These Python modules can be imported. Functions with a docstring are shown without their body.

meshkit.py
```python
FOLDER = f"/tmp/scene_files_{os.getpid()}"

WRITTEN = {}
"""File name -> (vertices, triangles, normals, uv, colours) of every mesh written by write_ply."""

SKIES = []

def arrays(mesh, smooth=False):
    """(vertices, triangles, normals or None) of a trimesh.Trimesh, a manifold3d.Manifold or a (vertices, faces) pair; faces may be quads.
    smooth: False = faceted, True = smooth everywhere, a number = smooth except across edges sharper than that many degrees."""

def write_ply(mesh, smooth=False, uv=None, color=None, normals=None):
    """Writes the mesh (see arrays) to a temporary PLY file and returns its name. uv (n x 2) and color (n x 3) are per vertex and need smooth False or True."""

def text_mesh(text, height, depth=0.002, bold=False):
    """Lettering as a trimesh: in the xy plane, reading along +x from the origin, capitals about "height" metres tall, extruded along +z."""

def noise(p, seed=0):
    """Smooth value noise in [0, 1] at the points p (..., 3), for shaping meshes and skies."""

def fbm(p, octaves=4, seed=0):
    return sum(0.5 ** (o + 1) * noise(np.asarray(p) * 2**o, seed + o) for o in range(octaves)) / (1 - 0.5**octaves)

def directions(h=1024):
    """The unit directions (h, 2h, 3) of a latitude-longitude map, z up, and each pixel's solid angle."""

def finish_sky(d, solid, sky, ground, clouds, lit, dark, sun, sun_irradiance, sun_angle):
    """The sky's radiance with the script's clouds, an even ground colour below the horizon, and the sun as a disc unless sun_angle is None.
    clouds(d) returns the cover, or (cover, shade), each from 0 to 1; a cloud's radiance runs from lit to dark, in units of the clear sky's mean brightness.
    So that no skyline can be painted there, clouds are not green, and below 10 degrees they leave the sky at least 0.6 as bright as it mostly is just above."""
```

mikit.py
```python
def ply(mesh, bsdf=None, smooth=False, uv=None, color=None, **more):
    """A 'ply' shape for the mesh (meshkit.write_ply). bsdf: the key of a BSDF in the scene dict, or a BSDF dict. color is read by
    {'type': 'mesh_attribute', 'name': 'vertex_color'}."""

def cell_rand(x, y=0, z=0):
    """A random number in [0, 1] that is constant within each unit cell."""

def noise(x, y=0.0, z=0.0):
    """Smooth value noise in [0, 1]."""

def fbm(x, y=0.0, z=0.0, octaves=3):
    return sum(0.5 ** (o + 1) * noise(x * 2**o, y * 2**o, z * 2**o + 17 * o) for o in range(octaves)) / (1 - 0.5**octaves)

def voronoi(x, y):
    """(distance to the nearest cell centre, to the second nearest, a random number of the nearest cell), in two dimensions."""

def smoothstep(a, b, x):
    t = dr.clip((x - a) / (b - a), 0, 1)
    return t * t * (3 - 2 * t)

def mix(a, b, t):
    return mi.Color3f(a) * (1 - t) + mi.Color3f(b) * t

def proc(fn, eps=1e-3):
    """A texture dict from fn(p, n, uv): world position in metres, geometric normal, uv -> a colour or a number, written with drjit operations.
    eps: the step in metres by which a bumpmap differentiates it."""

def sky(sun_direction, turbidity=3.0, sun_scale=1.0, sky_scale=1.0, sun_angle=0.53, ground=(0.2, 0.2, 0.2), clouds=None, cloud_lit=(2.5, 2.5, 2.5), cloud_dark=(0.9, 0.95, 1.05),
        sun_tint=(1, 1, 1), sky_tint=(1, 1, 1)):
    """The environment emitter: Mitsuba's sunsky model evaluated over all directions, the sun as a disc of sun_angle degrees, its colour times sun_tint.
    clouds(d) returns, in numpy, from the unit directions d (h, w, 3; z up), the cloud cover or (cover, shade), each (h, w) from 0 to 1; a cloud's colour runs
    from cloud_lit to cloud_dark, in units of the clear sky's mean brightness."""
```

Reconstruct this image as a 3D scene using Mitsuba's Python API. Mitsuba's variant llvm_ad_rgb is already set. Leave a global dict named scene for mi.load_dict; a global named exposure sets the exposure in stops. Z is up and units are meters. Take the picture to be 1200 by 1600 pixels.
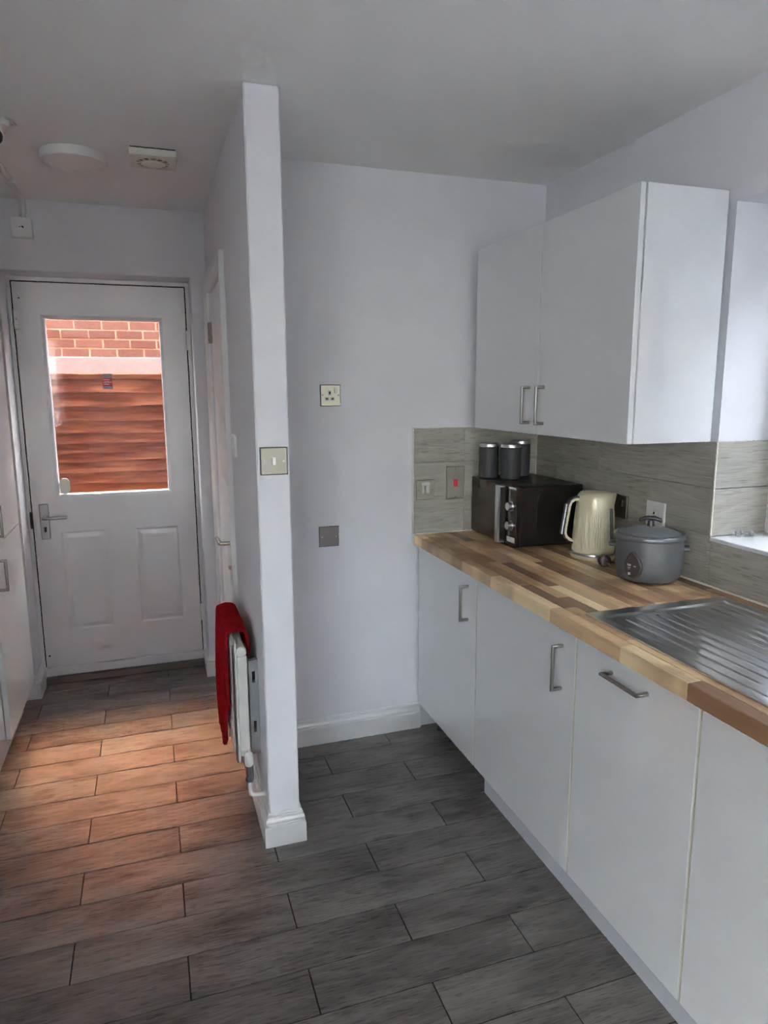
import math, random
import numpy as np, trimesh, manifold3d as m3
import drjit as dr, mitsuba as mi
import mikit, meshkit
from mikit import noise, fbm, cell_rand, smoothstep, mix, proc
from shapely.geometry import Polygon, Point, box as sbox

random.seed(7); RNG = np.random.default_rng(11)
T = mi.ScalarTransform4f
scene, labels = {}, {}

# ------------------------------------------------------------------ camera
F, YAW, PITCH, ROLL, CAMH = 1079.24, 0.3230, -0.1744, -0.0048, 1.5334
_fw = np.array([math.sin(YAW)*math.cos(PITCH), math.cos(YAW)*math.cos(PITCH), math.sin(PITCH)])
_rt = np.array([math.cos(YAW), -math.sin(YAW), 0]); _up = np.cross(_rt, _fw)
_up2 = -math.sin(ROLL)*_rt + math.cos(ROLL)*_up
scene['camera'] = {'type': 'perspective', 'fov': math.degrees(2*math.atan(600/F)), 'fov_axis': 'x', 'near_clip': 0.02, 'far_clip': 500.0,
    'to_world': T().look_at(origin=[0, 0, CAMH], target=[float(v) for v in np.array([0, 0, CAMH])+_fw], up=[float(v) for v in _up2])}

# ------------------------------------------------------------------ light
exposure = 1.58
SUN = np.array([-0.90, -0.30, 0.42]); SUN = SUN/np.linalg.norm(SUN)
scene['sky'] = mikit.sky(SUN.tolist(), turbidity=3.5, sun_scale=0.0, sky_scale=60.0, ground=(0.42, 0.42, 0.40),
    clouds=lambda d: 0.6*np.ones(d.shape[:2]), cloud_lit=(1.3, 1.3, 1.3))
scene['sun'] = {'type': 'directional', 'direction': (-SUN).tolist(), 'irradiance': {'type': 'rgb', 'value': [4500.0, 2800.0, 1680.0]}}

# ------------------------------------------------------------------ materials
def rgb(*c): return {'type': 'rgb', 'value': list(c)}
def mat(key, d): scene[key] = {'type': 'twosided', 'bsdf': d}; return key
def plain(key, c, rough=0.5, metal=0.0, spec=0.5, **k):
    return mat(key, {'type': 'principled', 'base_color': rgb(*c), 'roughness': rough, 'metallic': metal, 'specular': spec, **k})
def paint(key, c): return mat(key, {'type': 'diffuse', 'reflectance': rgb(*c)})

paint('m_wall', (0.715, 0.712, 0.735)); paint('m_ceiling', (0.90, 0.885, 0.865))
plain('m_gloss', (0.80, 0.805, 0.80), 0.10); plain('m_trim', (0.80, 0.80, 0.79), 0.25)
plain('m_door', (0.76, 0.75, 0.76), 0.35); plain('m_cream_edge', (0.72, 0.70, 0.58), 0.4)
plain('m_plinth', (0.55, 0.56, 0.58), 0.35); plain('m_white_plastic', (0.80, 0.80, 0.78), 0.35)
plain('m_offwhite_plastic', (0.70, 0.69, 0.60), 0.4); plain('m_grey_plastic', (0.42, 0.42, 0.40), 0.4)
plain('m_upvc', (0.82, 0.83, 0.84), 0.2)
plain('m_steel', (0.40, 0.39, 0.37), 0.33, 1.0); plain('m_grey_chrome', (0.36, 0.37, 0.39), 0.28, 1.0); plain('m_chrome', (0.72, 0.72, 0.74), 0.12, 1.0)
plain('m_dark_steel', (0.17, 0.165, 0.16), 0.35, 1.0); plain('m_brushed', (0.30, 0.295, 0.28), 0.36, 1.0)
plain('m_black', (0.012, 0.012, 0.013), 0.3); plain('m_black_gloss', (0.006, 0.006, 0.007), 0.08, 0, .35)
plain('m_black_metal', (0.0045, 0.006, 0.007), 0.35, 0, .2); plain('m_dark_hole', (0.01, 0.01, 0.01), 0.8)
plain('m_charcoal', (0.036, 0.040, 0.045), 0.5, 0, .3); plain('m_cooker', (0.10, 0.112, 0.12), 0.34, 0.2)
plain('m_cooker_panel', (0.035, 0.035, 0.037), 0.25); plain('m_cream', (0.80, 0.75, 0.53), 0.24)
plain('m_kettle_window', (0.16, 0.17, 0.17), 0.15); plain('m_red', (0.55, 0.03, 0.05), 0.4)
plain('m_rad', (0.82, 0.81, 0.76), 0.25); plain('m_galv', (0.36, 0.37, 0.37), 0.4, 0.6)
plain('m_grout', (0.016, 0.015, 0.014), 0.9, 0, .1); plain('m_seal', (0.78, 0.74, 0.64), 0.5)
plain('m_tile_trim', (0.72, 0.68, 0.60), 0.4); plain('m_grey_label', (0.25, 0.27, 0.29), 0.5)
plain('m_alu', (0.66, 0.66, 0.67), 0.3, 1.0)
plain('m_fan_well', (0.16, 0.15, 0.125), 0.6)
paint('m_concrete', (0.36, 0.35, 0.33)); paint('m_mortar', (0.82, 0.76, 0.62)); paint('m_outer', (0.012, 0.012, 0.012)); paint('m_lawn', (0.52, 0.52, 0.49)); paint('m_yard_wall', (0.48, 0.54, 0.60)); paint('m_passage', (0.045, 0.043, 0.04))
scene['m_pane'] = {'type': 'thindielectric', 'int_ior': 1.5}
scene['m_crystal'] = {'type': 'dielectric', 'int_ior': 1.5}
scene['m_lid_glass'] = {'type': 'blendbsdf', 'weight': 0.42, 'a': {'type': 'thindielectric', 'int_ior': 1.5}, 'b': {'type': 'twosided', 'bsdf': {'type': 'principled', 'base_color': rgb(0.30, 0.33, 0.34), 'roughness': 0.15, 'specular': 0.6}}}
plain('m_cooker_rim', (0.16, 0.175, 0.19), 0.25, 0.6)

def render_fn(p, n, uv):
    f = fbm(p.x*40, p.z*40, 1.0, 3)
    return mix((0.50, 0.50, 0.53), (0.58, 0.58, 0.60), f)
mat('m_render', {'type': 'diffuse', 'reflectance': proc(render_fn)})

def towel_fn(p, n, uv):
    f = fbm(p.x*60, p.y*60, p.z*60, 3)
    return mix((0.09, 0.004, 0.006), (0.22, 0.009, 0.013), f)
mat('m_towel', {'type': 'principled', 'base_color': proc(towel_fn), 'roughness': 1.0, 'specular': 0.0})

# wood-look plank tiles. uv = metres along / across the piece, with a whole number of tens of metres added that seeds it
def grain(u, v, seed, stretch=1.0):
    warp = fbm(u*1.7+seed*31.7, v*6.0+seed*13.1, seed*5.0, 3)
    ring = (v+0.0)*26.0 + 9.0*warp + seed*3.0
    q = ring-dr.floor(ring); bands = q*q*(1.0-smoothstep(0.86, 1.0, q))
    fine = fbm(u*26.0*stretch+seed*11.0, v*520.0, seed*7.0, 3)
    pore = smoothstep(0.60, 0.78, noise(u*38.0*stretch+seed*5.0, v*340.0, seed*3.0))
    blotch = fbm(u*4.5+seed*9.0, v*11.0, seed*3.0, 4)
    return bands, fine, pore, blotch
def floor_tile_fn(p, n, uv):
    k = dr.floor(uv.x/10.0); s = cell_rand(k, 3, 1); u = uv.x-k*10.0; v = uv.y
    bands, fine, pore, blotch = grain(u, v, s*9.0)
    knot = smoothstep(0.60, 0.80, fbm(u*7.0+s*40.0, v*22.0, s*8.0, 2))
    t = 0.50 + 1.05*(blotch-0.5) + 0.42*(fine-0.5) + 0.16*(bands-0.25) - 0.20*pore - 0.22*knot + 0.22*(cell_rand(k, 9, 2)-0.5)
    return mix((0.030, 0.028, 0.026), (0.165, 0.155, 0.143), dr.clip(t, 0, 1))
mat('m_floor_tile', {'type': 'principled', 'base_color': proc(floor_tile_fn), 'roughness': 0.5, 'specular': 0.35})
def wall_tile_fn(p, n, uv):
    k = dr.floor(uv.x/10.0); s = cell_rand(k, 3, 1); u = uv.x-k*10.0; v = uv.y
    bands, fine, pore, blotch = grain(u, v, s*9.0, 0.7)
    t = 0.52 + 0.45*(blotch-0.5) + 0.42*(fine-0.5) + 0.20*(bands-0.25) - 0.22*pore + 0.06*(cell_rand(k, 9, 2)-0.5)
    return mix((0.17, 0.160, 0.134), (0.45, 0.436, 0.388), dr.clip(t, 0, 1))
mat('m_wall_tile', {'type': 'principled', 'base_color': proc(wall_tile_fn), 'roughness': 0.42, 'specular': 0.4})

def stave_fn(p, n, uv):
    k = dr.floor(uv.x/10.0); tone = cell_rand(k, 5, 1); s = cell_rand(k, 3, 1); u = uv.x-k*10.0; v = uv.y
    streak = fbm(u*9.0+s*50, v*260.0, s*7.0, 3); blotch = fbm(u*6.0+s*9.0, v*30.0, s*3.0, 3)
    c = mix((0.20, 0.115, 0.06), (0.40, 0.265, 0.145), smoothstep(0.0, 0.55, tone))
    c = mix(c, mi.Color3f(0.56, 0.43, 0.25), smoothstep(0.6, 0.95, tone))
    c = mix(c, mi.Color3f(0.15, 0.09, 0.055), smoothstep(0.12, 0.05, tone))
    wear = smoothstep(0.50, 0.68, fbm(p.x*9.0, p.y*5.0, 3.0, 4))
    c = c*(0.84+0.54*streak+0.42*blotch)
    return mix(c, c*mi.Color3f(0.56, 0.49, 0.49), 0.8*wear)
mat('m_stave', {'type': 'principled', 'base_color': proc(stave_fn), 'roughness': 0.38, 'specular': 0.4})

def brick_fn(p, n, uv):
    k = dr.floor(uv.x/10.0); s = cell_rand(k, 3, 1)
    f = fbm(p.x*70, p.y*70, p.z*70, 3)
    c = mix((0.29, 0.155, 0.125), (0.39, 0.225, 0.18), s)
    return c*(0.8+0.4*f)
mat('m_brick', {'type': 'diffuse', 'reflectance': proc(brick_fn)})
def far_brick_fn(p, n, uv):
    rowi = dr.floor((p.z-1.807)/0.0719); fz = (p.z-1.807)/0.0719-rowi
    xs = (p.x+0.625)/0.2045 + 0.5*(rowi-2.0*dr.floor(rowi/2.0)); fx = xs-dr.floor(xs)
    m = dr.select((fz < 0.86) & (fx < 0.95), 1.0, 0.0)
    s = cell_rand(dr.floor(xs), rowi, 4); f = fbm(p.x*70, p.y*70, p.z*70, 3)
    c = mix((0.29, 0.155, 0.125), (0.39, 0.225, 0.18), s)*(0.8+0.4*f)
    return mix((0.82, 0.76, 0.62), c, m)
mat('m_far_brick', {'type': 'diffuse', 'reflectance': proc(far_brick_fn)})
def fence_fn(p, n, uv):
    k = dr.floor(uv.x/10.0); s = cell_rand(k, 3, 1); u = uv.x-k*10.0
    f = fbm(u*7.0+s*20, p.z*85.0, s*9.0, 4); g = fbm(u*4.0+s*5.0, p.z*12.0, s, 3); h = fbm(u*30.0, p.z*30.0, s*4.0, 3)
    c = mix((0.15, 0.050, 0.031), (0.38, 0.165, 0.095), smoothstep(0.25, 0.8, f*0.45+g*0.55))
    c = mix(c, mi.Color3f(0.33, 0.19, 0.13), 0.6*smoothstep(0.52, 0.72, g)*h)
    return c*(0.78+0.44*s)
mat('m_fence', {'type': 'diffuse', 'reflectance': proc(fence_fn)})
def drainer_fn(p, n, uv):
    return 0.09+0.14*fbm(p.x*35, p.y*9, 2.0, 3)
mat('m_drainer', {'type': 'principled', 'base_color': rgb(0.66, 0.67, 0.69), 'metallic': 1.0, 'roughness': proc(drainer_fn)})
def plate_fn(p, n, uv):
    return 0.42+0.14*fbm(p.x*900, p.y*900, p.z*8, 2)
mat('m_plate_light', {'type': 'principled', 'base_color': rgb(0.62, 0.58, 0.47), 'metallic': 1.0, 'roughness': proc(plate_fn)})
mat('m_plate', {'type': 'principled', 'base_color': rgb(0.36, 0.345, 0.285), 'metallic': 1.0, 'roughness': proc(plate_fn)})

# ------------------------------------------------------------------ mesh helpers
def hull(pts): return trimesh.convex.convex_hull(np.asarray(pts, float))
def cbox(x0, x1, y0, y1, z0, z1, c=0.0015):
    c = min(c, (x1-x0)/2.01, (y1-y0)/2.01, (z1-z0)/2.01)
    if c <= 0:
        return trimesh.creation.box(bounds=[[x0, y0, z0], [x1, y1, z1]])
    P = []
    for sx, X in ((1, x0), (-1, x1)):
        for sy, Y in ((1, y0), (-1, y1)):
            for sz, Z in ((1, z0), (-1, z1)):
                P += [(X, Y+sy*c, Z+sz*c), (X+sx*c, Y, Z+sz*c), (X+sx*c, Y+sy*c, Z)]
    return hull(P)
def cat(*ms): return trimesh.util.concatenate([m for m in ms])
def man(m):
    m = m.copy(); m.merge_vertices()
    return m3.Manifold(m3.Mesh(np.asarray(m.vertices, np.float32), np.asarray(m.faces, np.uint32)))
def tri(mm):
    r = mm.to_mesh(); return trimesh.Trimesh(np.asarray(r.vert_properties)[:, :3], np.asarray(r.tri_verts), process=False)
def cut(a, *bs):
    a = man(a)
    for b in bs: a = a - man(b)
    return tri(a)
def tube(path, r, n=12, cap=True):
    P = [np.asarray(p, float) for p in path]; N = len(P); rings = []
    d0 = P[1]-P[0]; d0 /= np.linalg.norm(d0)
    ref = np.array([0, 0, 1.0]) if abs(d0[2]) < 0.9 else np.array([1.0, 0, 0])
    u = np.cross(ref, d0); u /= np.linalg.norm(u)
    a = np.arange(n)*2*np.pi/n
    rad = np.broadcast_to(r, (N,)) if np.ndim(r) else np.full(N, r)
    for i in range(N):
        din = P[i]-P[i-1] if i else P[1]-P[0]; dout = P[i+1]-P[i] if i < N-1 else din
        din = din/np.linalg.norm(din); dout = dout/np.linalg.norm(dout)
        t = din+dout; t /= np.linalg.norm(t)
        u = u-din*np.dot(u, din); u /= np.linalg.norm(u); w = np.cross(din, u)
        ring = np.cos(a)[:, None]*u+np.sin(a)[:, None]*w
        ring = ring-din*(ring@t/max(np.dot(din, t), 0.2))[:, None]
        rings.append(P[i]+rad[i]*ring)
        u = u-(din+dout)*(np.dot(u, dout)/(1+np.dot(din, dout)))
    V = np.vstack(rings); Fs = []
    for i in range(N-1):
        for j in range(n):
            A, B = i*n+j, i*n+(j+1) % n; C, D = A+n, B+n
            Fs += [(A, B, D), (A, D, C)]
    if cap:
        V = np.vstack([V, P[0], P[-1]]); c0, c1 = N*n, N*n+1
        for j in range(n):
            Fs += [(c0, (j+1) % n, j), (c1, (N-1)*n+j, (N-1)*n+(j+1) % n)]
    return trimesh.Trimesh(V, Fs, process=False)
def rot_to(m, d):
    m.apply_transform(trimesh.geometry.align_vectors([0, 0, 1], np.asarray(d, float))); return m
def lathe(prof, n=48): return trimesh.creation.revolve(np.asarray(prof, float), sections=n)
def cyl(c, d, r, h, n=24, bev=0.001):
    """A cylinder from c along d with a small bevel at its far end."""
    m = lathe([(0, 0), (r, 0), (r, h-bev), (r-bev, h), (0, h)], n); rot_to(m, d); m.apply_translation(c); return m
def moved(m, t): m = m.copy(); m.apply_translation(t); return m
def rotz(m, a, at=(0, 0, 0)):
    m = m.copy(); m.apply_transform(trimesh.transformations.rotation_matrix(a, [0, 0, 1], at)); return m
def frustum(face, r0, r1, d0, d1):
    """Hull between two rectangles (a0,a1,z0,z1) at depths d0,d1: face 'y' has them in xz, face 'x' in yz."""
    P = []
    for (a0, a1, z0, z1), d in ((r0, d0), (r1, d1)):
        for a in (a0, a1):
            for z in (z0, z1): P.append((a, d, z) if face == 'y' else (d, a, z))
    return hull(P)
def inset(r, k): return (r[0]+k, r[1]-k, r[2]+k, r[3]-k)
def ring_frame(face, outer, w, d0, d1, bev=0.0):
    """A rectangular ring, outer rect, bar width w, from depth d0 (front) to d1 (back); bev slopes its inner edge."""
    fr = frustum(face, outer, outer, d0, d1)
    o = inset(outer, w); s = 1 if d1 > d0 else -1
    return cut(fr, frustum(face, inset(o, -bev), o, d0-s*0.0005, d0+s*(abs(d1-d0)*0.5)), frustum(face, o, o, d0+s*abs(d1-d0)*0.4, d1+s*0.001))
SKIRT = [(0, 0.0), (0.019, 0.0), (0.019, 0.070), (0.0175, 0.0735), (0.0095, 0.0755), (0.0095, 0.0795), (0.0145, 0.083), (0.0155, 0.089), (0.0135, 0.096), (0.0105, 0.100), (0.0062, 0.102), (0.0062, 0.106), (0.0085, 0.109), (0.0075, 0.115), (0.004, 0.119), (0, 0.119)]
def skirting(path, prof=SKIRT):
    """Mitred moulding along a plan polyline; the room lies on the left of its direction."""
    P = np.asarray(path, float); n = len(P); D = np.diff(P, axis=0); D /= np.linalg.norm(D, axis=1)[:, None]
    N = np.stack([-D[:, 1], D[:, 0]], 1); off = []
    for i in range(n):
        a, b = N[max(i-1, 0)], N[min(i, n-2)]
        m = a+b; off.append(m/np.dot(m, a))
    rings = [[(P[i][0]+off[i][0]*d, P[i][1]+off[i][1]*d, z) for d, z in prof] for i in range(n)]
    V = np.array(rings).reshape(-1, 3); k = len(prof); Fs = []
    for i in range(n-1):
        for j in range(k):
            A, B = i*k+j, i*k+(j+1) % k
            Fs += [(A, A+k, B+k), (A, B+k, B)]
    for j in range(1, k-1):
        Fs += [(0, j, j+1), ((n-1)*k, (n-1)*k+j+1, (n-1)*k+j)]
    m = trimesh.Trimesh(V, Fs, process=False); trimesh.repair.fix_normals(m); return m
def grid(fn, nu, nv, close_u=False):
    U, Vv = np.meshgrid(np.arange(nu), np.arange(nv), indexing='ij')
    V = fn(U, Vv).reshape(-1, 3); Fs = []
    for i in range(nu if close_u else nu-1):
        a, b = i, (i+1) % nu
        for j in range(nv-1):
            A, B, C, D = a*nv+j, b*nv+j, b*nv+j+1, a*nv+j+1
            Fs += [(A, B, C), (A, C, D)]
    return trimesh.Trimesh(V, Fs, process=False)

# ------------------------------------------------------------------ scene helpers
def numbered(key):
    if not any(k == key or k.startswith(key+'__') for k in scene) : return key
    i = 1
    while any(k == f'{key}_{i:03d}' or k.startswith(f'{key}_{i:03d}__') for k in scene): i += 1
    return f'{key}_{i:03d}'
def obj(name, mesh, m, parent=None, smooth=30, label=None, **k):
    key = numbered(f'{parent}__{name}' if parent else name)
    scene[key] = mikit.ply(mesh, m, smooth=smooth, **k)
    if label: labels[key] = {'label': label}
    return key
_used = set()
def thing(name, label, catg, group=None):
    key = name; i = 1
    while key in _used or key in scene: key = f'{name}_{i:03d}'; i += 1
    _used.add(key); labels[key] = {'label': label, 'category': catg}
    if group: labels[key]['group'] = group
    return key
def tag(key, label, catg, group=None):
    labels[key] = {'label': label, 'category': catg}
    if group: labels[key]['group'] = group
    return key
def struct(name, label=None):
    labels[name] = {'kind': 'structure'}
    if label: labels[name]['label'] = label
    return name
_pc = [0]
def piece(name, parent, b, m, along='x', across='y', c=0.0012):
    """One tile, stave or brick: a small chamfered block whose uv runs along the grain and carries its seed."""
    _pc[0] += 1; mesh = cbox(*b, c=c); mesh.unmerge_vertices()
    V = mesh.vertices; ix = {'x': 0, 'y': 1, 'z': 2}
    uv = np.stack([V[:, ix[along]]-b[2*ix[along]]+10.0*_pc[0]+0.5, V[:, ix[across]]-b[2*ix[across]]+0.2*V[:, 3-ix[along]-ix[across]]], 1)
    return obj(name, mesh, m, parent, smooth=False, uv=uv)

# ------------------------------------------------------------------ room
XP0, XP1, YP, YB, YH, YD, ZC = 0.304, 0.408, 2.152, 2.781, 3.69, 3.872, 2.398
XR, XT, XL, YR, YO = 1.676, 1.664, -1.22, -4.5, 3.95
# floor
struct('floor', 'grey wood-look plank tile floor')
scene['floor'] = mikit.ply(cbox(XL-.2, XR+.3, YR-.2, 3.885, -0.12, -0.0035, 0), 'm_grout')
rows = [0.408, 0.556, 0.706, 0.856, 1.006, 1.156, 1.306, 1.456, 1.603, 1.753, 1.904, 2.055, 2.206, 2.360, 2.511, 2.664, 2.818, 2.970, 3.123, 3.276, 3.430, 3.590, 3.740, 3.878]
for r in range(len(rows)-1):
    x = -1.205 + (0.305 if (r % 2) else 0.0) - 0.6
    js = [x+0.605*k for k in range(7)]
    for a, b in zip(js[:-1], js[1:]):
        a, b = max(a, XL+.002), min(b, 1.30)
        if b-a < 0.03: continue
        piece('tile', 'floor', (a+.0018, b-.0018, rows[r]+.0018, rows[r+1]-.0018, -0.010, 0.0), 'm_floor_tile', 'x', 'y', 0.0008)
piece('rear_strip', 'floor', (XL, 1.3, YR, 0.406, -0.010, 0.0), 'm_floor_tile', 'x', 'y', 0.0008)
struct('ceiling', 'white painted ceiling')
scene['ceiling'] = mikit.ply(cbox(XL-.1, XR+.25, YR-.1, YO, ZC, ZC+0.15, 0), 'm_ceiling')
# walls
struct('wall_back', 'pale grey painted wall at the end of the kitchen')
scene['wall_back'] = mikit.ply(cbox(XP1-.02, XR+.28, YB, YB+0.10, 0, ZC, 0), 'm_wall')
struct('wall_partition', 'pale partition wall between hall and kitchen')
pw = cbox(XP0, XP1, YP, YO, 0, ZC, 0.004)
scene['wall_partition'] = mikit.ply(cut(pw, trimesh.creation.box(bounds=[[XP0-.01, 2.905, -.1], [XP0+.06, 3.60, 2.005]])), 'm_wall')
struct('wall_hall_end', 'hall end wall with the back door opening')
OX0, OX1, OZ = -0.625, 0.229, 2.087
scene['wall_hall_end'] = mikit.ply(cut(cbox(XL-.1, XP0+.01, YH, YO, 0, ZC, 0), cbox(OX0, OX1, YH-.1, YO+.1, -.1, OZ, 0)), 'm_wall')
WY0, WY1, WZ0, WZ1 = 0.45, 1.717, 1.070, 2.078
struct('wall_right', 'pale wall with the kitchen window')
wr = cbox(XR, XR+0.29, YR-.1, YB+.1, 0, ZC, 0)
scene['wall_right'] = mikit.ply(cut(wr, cbox(XR-.1, XR+.5, WY0, WY1, WZ0-0.012, WZ1, 0)), 'm_wall')
struct('wall_left', 'pale left wall behind the tall cabinet')
LW = (-4.2, -0.2, 1.0, 2.3)
scene['wall_left'] = mikit.ply(cut(cbox(XL-.12, XL, YR-.1, YO, 0, ZC, 0), cbox(XL-.3, XL+.1, *LW, 0)), 'm_wall')
struct('wall_rear', 'pale wall behind the camera')
RW = (0.66, 1.62, 1.25, 2.30)
scene['wall_rear'] = mikit.ply(cut(cbox(XL-.1, XR+.2, YR-.12, YR, 0, ZC, 0), cbox(RW[0], RW[1], YR-.3, YR+.1, RW[2], RW[3], 0)), 'm_wall')
# storey above (it shades the passage)
struct('upper_storey', 'brick upper storey of the house')
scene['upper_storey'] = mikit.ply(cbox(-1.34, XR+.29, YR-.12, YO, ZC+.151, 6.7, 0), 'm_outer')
struct('next_house', 'houses on either side')
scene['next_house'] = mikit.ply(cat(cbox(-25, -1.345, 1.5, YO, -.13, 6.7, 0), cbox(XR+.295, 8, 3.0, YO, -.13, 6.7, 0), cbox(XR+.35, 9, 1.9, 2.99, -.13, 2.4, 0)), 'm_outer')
struct('far_building', 'tall building far across the yards')
scene['far_building'] = mikit.ply(cbox(-34, -30, -50, -2.5, -.14, 16.0, 0), 'm_concrete')
struct('outer_cladding', 'dark outer face of the house wall')
scene['outer_cladding'] = mikit.ply(cut(cbox(-1.34, XR+.29, YO+.002, YO+.03, -.13, 2.55, 0), cbox(OX0, OX1, YO-.1, YO+.1, -.01, OZ, 0)), 'm_outer')
struct('garden_fence', 'grey wall across the garden from the kitchen window')
scene['garden_fence'] = mikit.ply(cbox(2.9, 3.0, -2.6, 2.9, -.149, 2.7, 0), 'm_yard_wall')

# wall tiles round the worktop
TZ = [0.914, 1.073, 1.223, 1.370]
def lay(parent, plane, fixed, a0, a1, z0, z1, first):
    for i, (p, q) in enumerate(zip(TZ[:-1], TZ[1:])):
        p, q = max(p, z0), min(q, z1)
        if q-p < .01: continue
        s = first+(0.3 if i % 2 else 0.0)-0.6
        for k in range(8):
            a, b = max(s+.602*k, a0), min(s+.602*(k+1)-.0008, a1)
            if b-a < .012: continue
            d0, d1 = sorted(fixed)
            if plane == 'y': piece('tile', parent, (a, b, d0, d1, p+.0004, q-.0004), 'm_wall_tile', 'x', 'z', 0.0006)
            else: piece('tile', parent, (d0, d1, a, b, p+.0004, q-.0004), 'm_wall_tile', 'y', 'z', 0.0006)
lay('wall_back', 'y', (YB-.011, YB-.0005), 1.064, XT-.001, 0.914, 1.37, 1.30)
lay('wall_right', 'x', (XT, XR-.0005), WY1+.001, YB-.0115, 0.914, 1.37, 1.10)
lay('wall_right', 'x', (XT, XR-.0005), 0.0, WY1+.001, 0.914, 1.058, 1.10)
# tiles lining the window reveal
for p, q in ((1.072, 1.222), (1.224, 1.37)):
    piece('tile', 'wall_right', (XT, 1.885, WY1-.011, WY1-.0005, p, q), 'm_wall_tile', 'x', 'z', 0.0006)
obj('edge_trim', cbox(1.0585, 1.0635, YB-.0125, YB-.0005, .914, 1.371, .001), 'm_tile_trim', 'wall_back', label='pale trim down the tile edge')
obj('edge_trim', cbox(1.0585, 1.34, YB-.0125, YB-.0005, 1.3705, 1.3745, .001), 'm_tile_trim', 'wall_back')
obj('edge_trim', cbox(XT-.003, XT+.002, WY1-.0135, WY1-.0085, 1.071, 1.371, .001), 'm_tile_trim', 'wall_right')
obj('sealant', cbox(1.064, XT-.001, YB-.016, YB-.0115, .9093, .9150, .001), 'm_seal', 'wall_back', label='cream sealant bead')
obj('sealant', cbox(XT-.0035, XT-.0003, YB-.0148, YB-.0113, .916, 1.37, .001), 'm_seal', 'wall_back')
obj('sealant', cbox(XT-.006, XT-.0005, 0.0, YB-.017, .9093, .9155, .001), 'm_seal', 'wall_right')
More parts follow.
